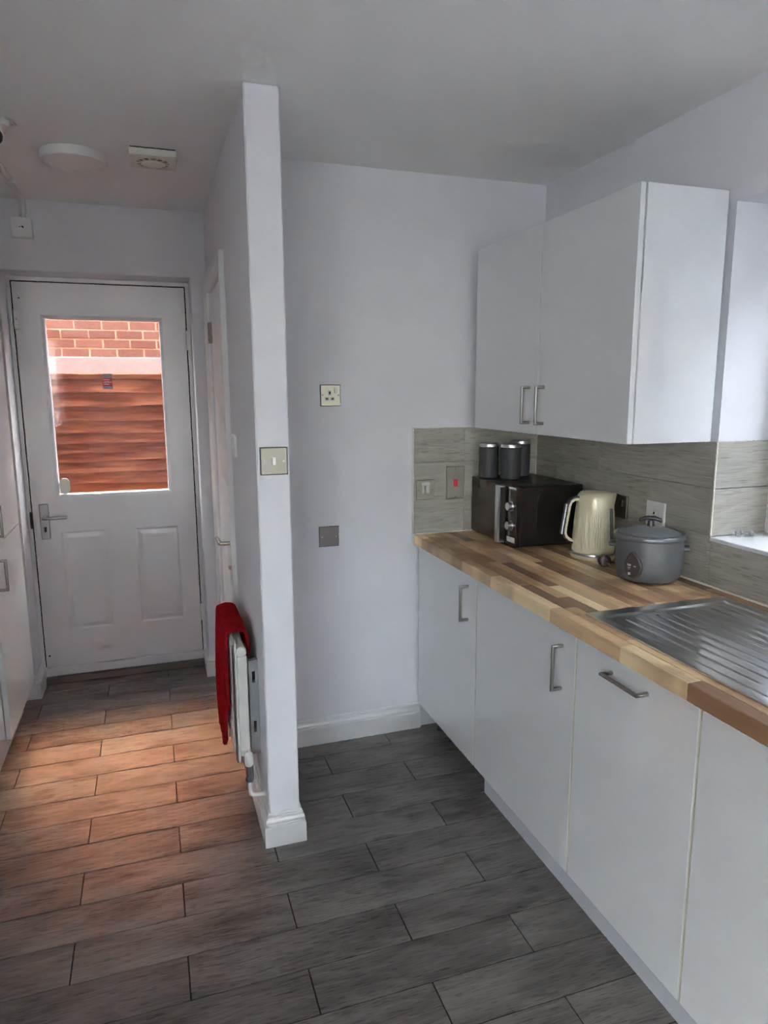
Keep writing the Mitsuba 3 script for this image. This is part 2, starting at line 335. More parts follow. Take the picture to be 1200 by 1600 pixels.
# skirting boards
struct('baseboard_partition', 'white moulded skirting round the partition end')
scene['baseboard_partition'] = mikit.ply(skirting([(XP1, YB-.019), (XP1, YP), (XP0, YP), (XP0, 2.838)]), 'm_trim', smooth=25)
struct('baseboard_back', 'white moulded skirting under the sockets')
scene['baseboard_back'] = mikit.ply(skirting([(1.098, YB), (XP1+.0, YB)]), 'm_trim', smooth=25)
struct('baseboard_hall_right', 'white skirting right of the back door')
scene['baseboard_hall_right'] = mikit.ply(skirting([(XP0-.002, YH), (OX1, YH), (OX1, YD-.002)]), 'm_trim', smooth=25)
struct('baseboard_hall_left', 'white skirting left of the back door')
scene['baseboard_hall_left'] = mikit.ply(skirting([(OX0, YD-.002), (OX0, YH), (-0.69, YH)]), 'm_trim', smooth=25)
# architrave of the hall door
struct('trim_1', 'white moulded casing of the hall door')
CA, CB, CT = 2.839, 3.672, 2.070
ARCH = [(0, 0), (.020, 0), (.020, .030), (.017, .034), (.013, .045), (.0115, .058), (.008, .065), (0, .065)]
def arch_bar(y_outer, inward, z1):
    V = []
    for z in (0.0, z1):
        for d, w in ARCH:
            zz = z if z == 0 else z1-w
            V.append((XP0-d, y_outer+inward*w, zz))
    k = len(ARCH); Fs = []
    for j in range(k): A, B = j, (j+1) % k; Fs += [(A, B, B+k), (A, B+k, A+k)]
    for j in range(1, k-1): Fs += [(0, j+1, j), (k, k+j, k+j+1)]
    m = trimesh.Trimesh(V, Fs, process=False); trimesh.repair.fix_normals(m); return m
V = []; k = len(ARCH)
for y0, s in ((CA, 1), (CB, -1)):
    for d, w in ARCH: V.append((XP0-d, y0+s*w, CT-w))
Fs = []
for j in range(k): A, B = j, (j+1) % k; Fs += [(A, B, B+k), (A, B+k, A+k)]
for j in range(1, k-1): Fs += [(0, j+1, j), (k, k+j, k+j+1)]
head = trimesh.Trimesh(V, Fs, process=False); trimesh.repair.fix_normals(head)
scene['trim_1'] = mikit.ply(cat(arch_bar(CA, 1, CT), arch_bar(CB, -1, CT), head), 'm_trim', smooth=25)

# ------------------------------------------------------------------ kitchen window
struct('window_1', 'white framed kitchen window over the sink')
WX = 1.885
wf = ring_frame('x', (WY0, WY1-.001, WZ0, WZ1), 0.055, WX, WX+.065, 0.008)
obj('frame', wf, 'm_upvc', 'window_1', smooth=False)
obj('mullion', cbox(WX, WX+.065, 1.02, 1.085, WZ0+.05, WZ1-.05, .004), 'm_upvc', 'window_1', smooth=False)
for a, b in ((WY0+.056, 1.019), (1.086, WY1-.057)):
    obj('sash', ring_frame('x', (a, b, WZ0+.056, WZ1-.056), .05, WX-.012, WX+.05, .006), 'm_upvc', 'window_1', smooth=False)
    obj('glass', trimesh.Trimesh([(WX+.02, a+.04, WZ0+.096), (WX+.02, b-.04, WZ0+.096), (WX+.02, b-.04, WZ1-.096), (WX+.02, a+.04, WZ1-.096)], [(0, 1, 2), (0, 2, 3)], process=False), 'm_pane', 'window_1', smooth=False)
obj('sill', cbox(XT-.004, WX+.002, WY0, WY1-.0115, WZ0-.013, WZ0, .002), 'm_upvc', 'window_1', smooth=False)
# glazed garden doors at the far end of the room, behind the camera
struct('window_2', 'glazed garden doors behind the camera')
obj('frame', ring_frame('y', RW, .06, YR-.09, YR-.03, .006), 'm_upvc', 'window_2', smooth=False)
obj('mullion', cbox(1.10, 1.17, YR-.09, YR-.03, RW[2]+.05, RW[3]-.05, .004), 'm_upvc', 'window_2', smooth=False)
obj('glass', trimesh.Trimesh([(RW[0]+.05, YR-.06, RW[2]+.05), (RW[1]-.05, YR-.06, RW[2]+.05), (RW[1]-.05, YR-.06, RW[3]-.05), (RW[0]+.05, YR-.06, RW[3]-.05)], [(0, 1, 2), (0, 2, 3)], process=False), 'm_pane', 'window_2', smooth=False)

struct('window_3', 'wide window in the left wall behind the camera')
obj('frame', ring_frame('x', LW, .06, XL-.09, XL-.03, .006), 'm_upvc', 'window_3', smooth=False)
obj('mullion', cbox(XL-.09, XL-.03, -1.84, -1.76, LW[2]+.05, LW[3]-.05, .004), 'm_upvc', 'window_3', smooth=False)
obj('glass', trimesh.Trimesh([(XL-.06, LW[0]+.05, LW[2]+.05), (XL-.06, LW[1]-.05, LW[2]+.05), (XL-.06, LW[1]-.05, LW[3]-.05), (XL-.06, LW[0]+.05, LW[3]-.05)], [(0, 1, 2), (0, 2, 3)], process=False), 'm_pane', 'window_3', smooth=False)

# ------------------------------------------------------------------ back door
struct('door_1', 'white half-glazed back door')
DX0, DX1, DZ0, DZ1 = -0.601, 0.205, 0.085, 2.062
GL = (-0.474, 0.078, 1.004, 1.898)
PANELS = [(-0.478, -0.255, 0.282, 0.816), (-0.112, 0.110, 0.285, 0.812)]
leaf = cbox(DX0, DX1, YD, YD+.044, DZ0, DZ1, .002)
cuts = [frustum('y', GL, GL, YD-.1, YD+.1)]
for P in PANELS: cuts.append(frustum('y', inset(P, -.0005), inset(P, .010), YD-.0005, YD+.0045))
obj('leaf', cut(leaf, *cuts), 'm_door', 'door_1', smooth=False)
for P in PANELS:
    obj('panel', frustum('y', inset(P, .0105), inset(P, .034), YD+.005, YD-.0005), 'm_door', 'door_1', smooth=False, label='raised lower panel')
fr = cut(cbox(OX0+.0005, OX1-.0005, YD-.006, YO-.005, 0.035, OZ-.0005, .002), cbox(DX0-.005, DX1+.005, YD-.1, YO+.1, .06, DZ1+.005, 0))
obj('frame', fr, 'm_door', 'door_1', smooth=False)
ws = cut(cbox(DX0-.0046, DX1+.0046, YD+.004, YD+.016, .087, DZ1+.0046, 0), cbox(DX0-.0004, DX1+.0004, YD-.1, YO+.1, .0, DZ1+.0004, 0))
obj('weather_strip', ws, 'm_dark_hole', 'door_1', smooth=False, label='dark seal in the gap round the leaf')
obj('bead', ring_frame('y', inset(GL, -.026), .030, YD-.010, YD+.002, .014), 'm_door', 'door_1', smooth=False)
obj('bead', ring_frame('y', inset(GL, -.001), .010, YD+.004, YD+.030, .004), 'm_upvc', 'door_1', smooth=False)
obj('glass', trimesh.Trimesh([(GL[0], YD+.020, GL[2]), (GL[1], YD+.020, GL[2]), (GL[1], YD+.020, GL[3]), (GL[0], YD+.020, GL[3])], [(0, 1, 2), (0, 2, 3)], process=False), 'm_pane', 'door_1', smooth=False)
obj('bottom_rail', cbox(DX0, DX1+.004, YD-.012, YD+.040, .038, .0835, .003), 'm_door', 'door_1', smooth=False)
obj('threshold', cbox(OX0+.019, OX1-.019, YD-.030, YO, 0.0005, .034, .003), 'm_dark_steel', 'door_1', smooth=False, label='dark threshold strip')
obj('handle', tube([(-.545, YD-.009, .899), (-.545, YD-.052, .899), (-.535, YD-.058, .8995), (-.435, YD-.058, .9005)], .0085, 14), 'm_grey_chrome', 'door_1', smooth=40, label='chrome lever handle')
hp = obj('handle_plate', cbox(-.569, -.524, YD-.009, YD-.0005, .782, .968, .004), 'm_grey_chrome', 'door_1', smooth=False, label='chrome lever backplate')
obj('keyhole', cbox(-.5525, -.5405, YD-.0105, YD-.0085, .822, .848, .002), 'm_dark_hole', hp, smooth=False)
for z in (.957, .793): obj('screw', cyl((-.546, YD-.0085, z), (0, -1, 0), .0045, .0015, 12, .0005), 'm_steel', hp)
for z0, z1 in ((1.744, 1.846), (.263, .361)):
    obj('hinge', cbox(DX1-.004, OX1-.002, YD-.013, YD-.0065, z0, z1, .003), 'm_white_plastic', 'door_1', smooth=False, label='white butt hinge')
obj('strike', cat(cbox(DX0-.013, DX0-.003, YD-.0085, YD-.0055, .842, .929, .001), cbox(DX0-.006, DX0-.001, YD-.010, YD-.004, .865, .885, .001)), 'm_black_metal', 'door_1', smooth=False, label='black strike plate')
for x, z, r in ((-.572, 1.985, .004), (-.583, .150, .005)):
    obj('plug_hole', cyl((x, YD+.0002, z), (0, -1, 0), r, .001, 12, .0004), 'm_dark_hole', 'door_1')
t = thing('contact_sensor', 'white oblong contact sensor at the top left edge of the back door', 'sensor')
obj('body', cbox(-.601, -.579, YD-.016, YD-.0005, 1.834, 1.928, .003), 'm_white_plastic', t, smooth=False)
obj('magnet', cbox(-.617, -.606, YD-.016, YD-.0065, 1.850, 1.905, .002), 'm_white_plastic', t, smooth=False)
obj('button', cyl((-.590, YD-.016, 1.884), (0, -1, 0), .005, .001, 12, .0004), 'm_grey_plastic', t)
t = thing('glass_sensor', 'cream oval vibration sensor stuck on the door glass, lower left corner', 'sensor')
def slot_prism(cx, cz, w, h, y0, y1):
    s = Point(cx, cz-(h-w)/2).buffer(w/2, 16).union(Point(cx, cz+(h-w)/2).buffer(w/2, 16)).convex_hull
    m = trimesh.creation.extrude_polygon(s, y0-y1 if y0 > y1 else y1-y0); V = m.vertices.copy()
    m.vertices = np.stack([V[:, 0], min(y0, y1)+V[:, 2], V[:, 1]], 1); m.invert(); return m
obj('body', slot_prism(-.440, 1.054, .046, .082, YD+.004, YD+.0185), 'm_offwhite_plastic', t)
obj('button', cyl((-.440, YD+.004, 1.074), (0, -1, 0), .014, .003, 24), 'm_cream', t)
t = thing('window_sticker', 'small grey and red sticker at the top of the fence view on the door glass', 'sticker')
obj('sheet', cbox(-.222, -.175, YD+.0185, YD+.0195, 1.546, 1.624, 0), 'm_grey_label', t, smooth=False)
obj('red_band', cbox(-.2215, -.1755, YD+.0178, YD+.0186, 1.560, 1.603, 0), 'm_red', t, smooth=False, label='red band with faint white lines')
for z, w in ((1.592, .030), (1.580, .038), (1.570, .026)):
    obj('print_line', cbox(-.218, -.218+w, YD+.0172, YD+.0179, z, z+.003, 0), 'm_white_plastic', t, smooth=False)

# ------------------------------------------------------------------ hall door in the partition
struct('door_2', 'white panelled hall door in the partition')
lf = cbox(XP0+.008, XP0+.048, 2.912, 3.593, .012, 2.0, .002)
HP = [(3.00, 3.215, 1.10, 1.88), (3.295, 3.505, 1.10, 1.88), (3.00, 3.215, .20, .78), (3.295, 3.505, .20, .78)]
lf = cut(lf, *[frustum('x', inset(P, -.0005), inset(P, .016), XP0+.0075, XP0+.016) for P in HP])
obj('leaf', lf, 'm_trim', 'door_2', smooth=False)
for P in HP: obj('panel', frustum('x', inset(P, .018), inset(P, .045), XP0+.0165, XP0+.009), 'm_trim', 'door_2', smooth=False)
obj('handle', tube([(XP0+.002, 2.985, .885), (XP0-.045, 2.985, .885), (XP0-.052, 2.993, .885), (XP0-.054, 3.10, .885)], .0095, 14), 'm_steel', 'door_2', smooth=40, label='satin steel lever handle')
obj('handle_rose', cyl((XP0+.0078, 2.985, .885), (-1, 0, 0), .026, .008, 28), 'm_steel', 'door_2')
obj('thumb_turn', cat(cyl((XP0+.0078, 2.985, .775), (-1, 0, 0), .024, .007, 24), cyl((XP0+.002, 2.985, .775), (-1, 0, 0), .009, .022, 14)), 'm_steel', 'door_2', label='satin steel thumb turn lock')
for z in (1.765, .25):
    hg = cat(*[cyl((XP0-.003, 3.592, z+.034*i), (0, 0, 1), .0075, .032, 14) for i in range(3)], cbox(XP0-.002, XP0+.0075, 3.570, 3.592, z, z+.10, .001))
    obj('hinge', hg, 'm_dark_steel', 'door_2', smooth=40, label='grey steel butt hinge')

# ------------------------------------------------------------------ fittings on plates
def plate_y(t, x0, z0, w, h, y, m, d=.006, screws=((-.3, 0), (.3, 0)), sm='m_steel'):
    """A wall plate on a wall facing -y."""
    obj('plate', hull([(x, yy, z) for (a, yy) in ((0, y-.0003), (0, y-d*.5), (.0025, y-d)) for x in (x0+a, x0+w-a) for z in (z0+a, z0+h-a)]), m, t, smooth=False)
    for sx, sz in screws:
        obj('screw', cyl((x0+w*(.5+sx), y-d+.0002, z0+h*(.5+sz)), (0, -1, 0), .0034, .0012, 14, .0004), sm, t)
yw = YB
t = thing('wall_socket', 'single satin steel power socket on the pale back wall', 'socket')
plate_y(t, .659, 1.470, .086, .087, yw, 'm_dark_steel', d=.005, screws=())
obj('face', cbox(.6615, .7425, yw-.0066, yw-.0049, 1.4725, 1.5545, .0007), 'm_plate_light', t, smooth=False, label='pale steel face')
for x in (.669, .735): obj('screw', cyl((x, yw-.0064, 1.515), (0, -1, 0), .0034, .0012, 14, .0004), 'm_dark_steel', t)
for x, z, w, h in ((.6945, 1.5175, .0075, .013), (.681, 1.4965, .010, .0075), (.705, 1.4965, .010, .0075)):
    obj('pin_surround', cbox(x-.0035, x+w+.0035, yw-.0075, yw-.0062, z-.0035, z+h+.0035, .001), 'm_grey_plastic', t, smooth=False)
    obj('pin_hole', cbox(x+.001, x+w-.001, yw-.0082, yw-.0070, z+.001, z+h-.001, .0005), 'm_dark_hole', t, smooth=False)
obj('switch', cbox(.7165, .7295, yw-.011, yw-.006, 1.5225, 1.5455, .0015), 'm_steel', t, smooth=False)
t = thing('blank_plate', 'dark steel blank plate low on the pale back wall', 'wall plate')
plate_y(t, .642, .884, .086, .087, yw, 'm_dark_steel', screws=((-.35, -.02), (.35, -.02)))
t = thing('light_switch', 'satin steel light switch with white rocker on the partition end', 'light switch')
plate_y(t, .3145, 1.274, .086, .087, YP, 'm_dark_steel', d=.005, screws=())
obj('face', cbox(.317, .398, YP-.0066, YP-.0049, 1.2765, 1.3585, .0007), 'm_plate', t, smooth=False)
for x in (.327, .388): obj('screw', cyl((x, YP-.0064, 1.3175), (0, -1, 0), .0034, .0012, 14, .0004), 'm_chrome', t)
obj('rocker', cbox(.351, .364, YP-.011, YP-.0055, 1.304, 1.331, .002), 'm_white_plastic', t, smooth=False, label='white rocker')
yt = YB-.011
t = thing('double_switch', 'steel fused switch with white rockers on the tiles, left of the tall red plate', 'switch')
plate_y(t, 1.0735, 1.0625, .086, .087, yt, 'm_plate', screws=((-.37, 0), (.37, 0)), sm='m_dark_steel')
obj('insert', cbox(1.098, 1.138, yt-.0072, yt-.0055, 1.1255, 1.139, .001), 'm_white_plastic', t, smooth=False, label='white insert')
for x in (1.097, 1.120): obj('rocker', cbox(x, x+.0135, yt-.011, yt-.0055, 1.0905, 1.1252, .002), 'm_white_plastic', t, smooth=False, label='white rocker')
t = thing('cooker_switch', 'tall steel cooker switch plate with a red rocker beside the microwave', 'switch')
plate_y(t, 1.215, 1.058, .086, .146, yt, 'm_plate', screws=((0, .42), (0, -.42)), sm='m_dark_steel')
obj('rocker', cbox(1.248, 1.268, yt-.011, yt-.0055, 1.114, 1.146, .003), 'm_red', t, smooth=False, label='red rocker')
# on the partition's hall face
t = thing('light_switch', 'white light switch seen edge-on on the hall side of the partition', 'light switch')
obj('plate', cbox(XP0-.010, XP0-.0003, 2.655, 2.741, 1.285, 1.371, .002), 'm_white_plastic', t, smooth=False)
obj('rocker', cbox(XP0-.017, XP0-.0095, 2.690, 2.704, 1.314, 1.342, .002), 'm_white_plastic', t, smooth=False)
# on the right wall tiles
t = thing('wall_socket', 'white plastic socket plate on the tiles behind the rice cooker', 'socket')
obj('plate', cbox(XT-.010, XT-.0003, 1.910, 2.002, 1.060, 1.146, .002), 'm_white_plastic', t, smooth=False)
obj('outlet', cyl((XT-.0098, 1.957, 1.106), (-1, 0, 0), .010, .003, 20), 'm_white_plastic', t)
obj('outlet_hole', cyl((XT-.0126, 1.957, 1.106), (-1, 0, 0), .0045, .0008, 16, .0003), 'm_dark_hole', t)
t = thing('wall_socket', 'dark steel socket plate on the tiles behind the kettle', 'socket')
obj('plate', cbox(XT-.009, XT-.0003, 2.110, 2.256, 1.056, 1.142, .002), 'm_dark_steel', t, smooth=False)
for y in (2.13, 2.20): obj('rocker', cbox(XT-.014, XT-.0085, y, y+.014, 1.10, 1.126, .002), 'm_black', t, smooth=False)

# ------------------------------------------------------------------ kitchen units
def d_handle(parent, axis, x, a, b, other, out=.032, r=.0055):
    """Bar handle on a door facing -x (out > 0): axis 'z' or 'y', from a to b, at the other coordinate."""
    def P(q, d): return (x-d, other, q) if axis == 'z' else (x-d, q, other)
    s = 1 if out > 0 else -1
    return obj('handle', tube([P(a+r, .0002*s), P(a+r, out), P(b-r, out), P(b-r, .0002*s)], r, 16), 'm_brushed', parent, smooth=50, label='brushed steel bar handle')
XD, XB = 1.0877, 1.64
units = [(2.770, 2.192, 'white gloss cabinet door unit against the back wall, furthest from the sink', (2.262, .677, .817)),
         (2.186, 1.567, 'white gloss base cabinet between the far cabinet and the horizontal handle', (1.632, .671, .812)),
         (1.562, 1.106, 'white gloss cabinet with a horizontal bar handle under the drainer', None),
         (1.100, 0.500, 'white gloss cabinet at the right picture edge under the sink', None)]
for i, (a, b, lab, h) in enumerate(units):
    t = thing('base_cabinet', lab, 'cabinet', 'base cabinets under the worktop')
    body = cut(cbox(XD+.020, XB, b-.002 if i < 3 else b, a+.002, .124, .866, .001), cbox(XD+.04, XB-.02, b+.016, a-.016, .145, .870, 0))
    obj('body', body, 'm_cream_edge', t, smooth=False, label='cream carcass edge')
    d = obj('door', cbox(XD, XD+.019, b+.001, a-.001, .122, .862, .0015), 'm_gloss', t, smooth=False)
    obj('edge_strip', cbox(XD+.0012, XD+.018, b-.0018, b+.0009, .1225, .8615, .0002), 'm_cream_edge', t, smooth=False)
    if h: d_handle(d, 'z', XD, h[1], h[2], h[0])
    elif i == 2: d_handle(d, 'y', XD, 1.266, 1.412, .815)
    else: d_handle(d, 'z', XD, .672, .812, .565)
tag(obj('plinth', cat(cbox(1.138, 1.154, 0.3, 2.196, .0005, .119, .001), cbox(1.154, 1.60, 2.180, 2.196, .0005, .119, .001)), 'm_plinth', smooth=False), 'grey-white kickboard along the floor under the base cabinets', 'plinth')
t = thing('cabinet_leg', 'dark adjustable cabinet leg in the gap beside the back wall skirting', 'cabinet leg')
obj('foot', lathe([(0, .0005), (.024, .0005), (.024, .008), (.013, .016), (.013, .10), (.020, .104), (.020, .1235), (0, .1235)], 20), 'm_black', t)
for k in [k for k in scene if k.startswith(t+'__')]:
    scene[k]['to_world'] = T().translate([1.185, 2.715, 0])
# worktop of glued staves
t = thing('worktop', 'oak butcher block worktop over the white base cabinets', 'worktop')
WX0, WX1, nrow = 1.0639, XT-.002, 15
bw = (WX1-WX0)/nrow
BOWL = (1.215, 1.565, 0.54, 0.90)
for r in range(nrow):
    x0, x1 = WX0+r*bw, WX0+(r+1)*bw
    y = YB-.014; first = True
    while y > 0.30:
        L = random.uniform(.16, .46)*(random.random() if first else 1)+.05; first = False
        a = max(y-L, 0.28)
        segs = [(a, y)]
        if x1 > BOWL[0] and x0 < BOWL[1]:
            segs = [(max(a, BOWL[3]), y)] if y > BOWL[3] else []
            if a < BOWL[2]: segs.append((a, min(y, BOWL[2])))
        for p, q in segs:
            if q-p > .012: piece('stave', t, (x0+.00008, x1-.00008, p+.00008, q-.00008, .8672, .9089), 'm_stave', 'y', 'x', 0.0005 if r else 0.002)
        y = a
# sink with drainer
t = thing('sink', 'stainless steel sink with ribbed drainer set on the wooden worktop', 'sink')
SX0, SX1, SY0, SY1, SZ = 1.128, 1.612, 0.42, 1.588, .9096
NX, NY = 260, 120
def drain(U, V):
    x = SX0+.004+(SX1-SX0-.008)*U/(NX-1); y = .935+(SY1-.006-.935)*V/(NY-1)
    ex = np.minimum(x-SX0-.035, SX1-.035-x); ey = SY1-.042-y
    e = np.minimum(ex, ey)
    inside = 1/(1+np.exp(-e/.0028))
    lip = np.exp(-(ey/.006)**2)*(ex > -.012)*.0022
    z = SZ+.0050-.0042*inside+lip
    near = 1/(1+np.exp(-(y-(1.00+.10*np.exp(-((x-1.17)/.05)**2)))/.008)); far = 1/(1+np.exp((y-(SY1-.075))/.006))
    per = (x-SX0-.060)/.0365; f = per-np.floor(per)
    rib = np.exp(-((f-.5)/.085)**2)*.0038+np.exp(-((f-.34)/.05)**2)*-.0009
    z = z+rib*near*far*(ex > .018)
    return np.stack([x, y, z], -1)
dm = grid(drain, NX, NY)
obj('drainer', dm, 'm_drainer', t, smooth=True, label='ribbed drainer')
rimm = cut(cbox(SX0, SX1, SY0, SY1, .9089+.0002, SZ+.0046, .0015), cbox(SX0+.005, SX1-.005, .936, SY1-.007, .90, .95, 0), cbox(BOWL[0]+.01, BOWL[1]-.01, BOWL[2]+.01, BOWL[3]-.01, .8, 1, 0))
obj('rim', rimm, 'm_chrome', t, smooth=False)
bo = cut(cbox(BOWL[0]+.002, BOWL[1]-.002, BOWL[2]+.002, BOWL[3]-.002, .74, .9085, .02), cbox(BOWL[0]+.004, BOWL[1]-.004, BOWL[2]+.004, BOWL[3]-.004, .742, .95, .02))
obj('bowl', bo, 'm_drainer', t, smooth=False)
obj('overflow', cyl((1.176, .968, SZ+.0035), (0, 0, 1), .021, .0025, 28), 'm_grey_plastic', t, label='grey round cap')

# wall cabinet
t = thing('wall_cabinet', 'white two-door wall cabinet above the microwave and kettle', 'cabinet')
UX, U0, U1, UZ0, UZ1 = 1.3302, 1.712, 2.735, 1.372, 2.102
obj('body', cut(cbox(UX+.024, 1.640, U0+.003, U1, UZ0+.001, UZ1-.001, .001), cbox(UX+.03, 1.63, U0+.02, U1-.02, UZ0+.02, UZ1-.02, 0)), 'm_gloss', t, smooth=False)
obj('side_panel', cbox(UX+.024, 1.640, U0-.001, U0+.0025, UZ0, UZ1, .0008), 'm_gloss', t, smooth=False)
for a, b, hy in ((2.2235, U1-.005, 2.277), (U0-.001, 2.2205, 2.179)):
    d = obj('door', cbox(UX, UX+.019, a, b, UZ0, UZ1, .0015), 'm_gloss', t, smooth=False)
    d_handle(d, 'z', UX, 1.408, 1.547, hy)
obj('hanging_rail', cbox(1.641, XR-.001, U0+.15, U1-.1, UZ1-.12, UZ1-.07, .001), 'm_galv', t, smooth=False)

# tall cabinet in the hall (left picture edge)
t = thing('tall_cabinet', 'tall white gloss cabinet with two stacked doors at the left picture edge', 'cabinet')
TX, T0, T1 = -0.610, 2.945, 3.545
obj('body', cut(cbox(-1.20, TX-.022, T0, T1, .15, 2.14, .001), cbox(-1.18, TX-.01, T0+.02, T1-.02, .17, 2.12, 0)), 'm_gloss', t, smooth=False)
obj('plinth', cbox(-1.15, TX-.06, T0+.002, T1-.002, .0005, .149, .001), 'm_plinth', t, smooth=False)
for z0, z1, h0, h1 in ((.147, .929, .755, .884), (.932, 2.14, .972, 1.10)):
    d = obj('door', cbox(TX-.019, TX, T0, T1, z0, z1, .0015), 'm_gloss', t, smooth=False)
    d_handle(d, 'z', TX, h0, h1, 2.985, out=-.034)

# ------------------------------------------------------------------ microwave and canisters
t = thing('microwave', 'black microwave oven on the worktop in the far corner', 'microwave')
MX0, MX1, MY0, MY1, MZ0, MZ1 = 1.338, 1.640, 2.362, 2.764, .918, 1.157
obj('body', cbox(MX0+.018, MX1, MY0+.002, MY1, MZ0, MZ1, .004), 'm_black_metal', t, smooth=False)
d = obj('door', cbox(MX0, MX0+.017, 2.452, MY1+.001, MZ0-.002, MZ1-.001, .003), 'm_black_gloss', t, smooth=False)
obj('window', cbox(MX0-.0012, MX0+.001, 2.505, MY1-.045, MZ0+.042, MZ1-.042, .0006), 'm_black', d, smooth=False, label='dark glass window')
hb = cat(cbox(MX0-.030, MX0-.018, 2.462, 2.486, MZ0+.004, MZ1-.002, .002), cbox(MX0-.030, MX0, 2.456, 2.486, MZ1-.010, MZ1-.002, .0015), cbox(MX0-.030, MX0, 2.456, 2.486, MZ0+.002, MZ0+.010, .0015))
obj('handle', hb, 'm_alu', d, smooth=False, label='silver bracket handle')
c = obj('control_panel', cbox(MX0, MX0+.017, MY0, 2.450, MZ0-.002, MZ1-.001, .003), 'm_black_gloss', t, smooth=False)
for z in (1.078, 1.000):
    obj('knob', cat(cyl((MX0-.0002, 2.402, z), (-1, 0, 0), .021, .004, 28), cyl((MX0-.004, 2.402, z), (-1, 0, 0), .0165, .017, 28, .002)), 'm_alu', c, smooth=40, label='silver control knob')
obj('badge', cbox(MX0-.001, MX0+.001, 2.368, 2.424, 1.146, 1.154, .0004), 'm_alu', c, smooth=False, label='silver badge strip')
obj('energy_label', cbox(MX0-.001, MX0+.001, 2.372, 2.434, .932, .953, .0003), 'm_white_plastic', c, smooth=False, label='white paper label')
obj('vent_emboss', cat(tube([(1.430, MY0+.0015, .98), (1.430, MY0+.0015, 1.105), (1.437, MY0+.0015, 1.125), (1.450, MY0+.0015, 1.132)], .003, 8)), 'm_black_metal', t, smooth=50)
for x in (MX0+.04, MX1-.03):
    for y in (MY0+.04, MY1-.04): obj('foot', cyl((x, y, .9093), (0, 0, 1), .012, .0095, 16), 'm_black', t)
for (x, y, r, zt, lab) in ((1.388, 2.705, .042, 1.307, 'charcoal canister with a pale lid, leftmost on the microwave'),
                           (1.450, 2.622, .043, 1.308, 'charcoal canister with a pale lid, nearest of three on the microwave'),
                           (1.548, 2.712, .042, 1.315, 'charcoal canister with a pale lid, behind the other two on the microwave')):
    t = thing('canister', lab, 'canister', 'canisters on the microwave')
    z0 = MZ1+.0003
    b = lathe([(0, z0), (r-.003, z0), (r, z0+.003), (r, zt-.018), (r-.002, zt-.017), (0, zt-.017)], 40); obj('body', moved(b, (x, y, 0)), 'm_charcoal', t)
    l = lathe([(0, zt-.0168), (r-.0015, zt-.0168), (r-.0005, zt-.016), (r-.0005, zt-.004), (r-.004, zt-.001), (0, zt)], 40); obj('lid', moved(l, (x, y, 0)), 'm_alu', t, label='pale metal lid')

# ------------------------------------------------------------------ kettle
KC = np.array([1.560, 2.170]); WT = .9091
view = KC/np.linalg.norm(KC); side = np.array([-view[1], view[0]])     # side points to the picture's left
ha = math.atan2(*( (side*.94-view*.34)[::-1] ))
t = thing('kettle', 'cream ribbed electric kettle between the microwave and the rice cooker', 'kettle')
prof_z = np.array([0, .004, .012, .06, .12, .17, .205, .216, .222]); prof_r = np.array([.0755, .078, .0785, .0770, .0735, .0690, .0655, .0625, .056])
NT, NZ = 360, 46
def kbody(U, V):
    th = U*2*np.pi/NT; h = V/(NZ-1)*.222; r = np.interp(h, prof_z, prof_r)
    rel = (th-(ha)+np.pi) % (2*np.pi)-np.pi
    flute = ((h > .012) & (h < .165+.0*h))*(np.abs(rel) > .42)*(np.abs(rel) < 2.6)
    r = r+flute*.0017*(np.cos(th*60)-1)*.5*np.minimum(1, (.165-h)/.03+.2)
    return np.stack([KC[0]+r*np.cos(th), KC[1]+r*np.sin(th), WT+.022+h], -1)
obj('body', grid(kbody, NT, NZ, True), 'm_cream', t, smooth=True)
obj('lid', moved(lathe([(.0575, WT+.2425), (.055, WT+.2455), (.046, WT+.2475), (.042, WT+.2455), (.020, WT+.2445), (0, WT+.2450)], 48), (*KC, 0)), 'm_cream', t, smooth=40)
obj('power_base', moved(lathe([(0, WT), (.080, WT), (.0825, WT+.003), (.0825, WT+.010), (.079, WT+.0135), (0, WT+.0135)], 56), (*KC, 0)), 'm_cream', t)
obj('base_band', moved(lathe([(0, WT+.0138), (.0785, WT+.0138), (.0795, WT+.016), (.0785, WT+.0217), (0, WT+.0217)], 56), (*KC, 0)), 'm_steel', t, label='steel band round the foot')
hd = np.array([math.cos(ha), math.sin(ha)]); hn = np.array([-hd[1], hd[0]])
def ribbon(pts, w, th):
    """A handle strip: pts are (distance out, height); width w across, thickness th."""
    pts = np.array(pts); P = []
    d = np.gradient(pts, axis=0); d /= np.linalg.norm(d, axis=1)[:, None]; nn = np.stack([-d[:, 1], d[:, 0]], 1)
    for q, o in zip(pts, nn):
        for s, k in ((-1, -1), (1, -1), (1, 1), (-1, 1)):
            a = q+o*th/2*k; xy = KC+hd*a[0]+hn*w/2*s; P.append((xy[0], xy[1], WT+a[1]))
    n = len(pts); Fs = []
    for i in range(n-1):
        for j in range(4):
            A, B = i*4+j, i*4+(j+1) % 4; Fs += [(A, B, B+4), (A, B+4, A+4)]
    Fs += [(0, 2, 1), (0, 3, 2), (4*n-4, 4*n-3, 4*n-2), (4*n-4, 4*n-2, 4*n-1)]
    m = trimesh.Trimesh(P, Fs, process=False); trimesh.repair.fix_normals(m); return m
inner = [(.062, .222), (.078, .221), (.092, .213), (.099, .196), (.104, .160), (.110, .115), (.112, .095), (.108, .082), (.095, .070), (.074, .058)]
outer = [(.064, .234), (.082, .233), (.099, .224), (.109, .203), (.115, .160), (.122, .112), (.124, .090), (.117, .073), (.102, .060), (.088, .055)]
obj('handle', ribbon(inner, .024, .010), 'm_cream', t, smooth=50, label='cream inner handle')
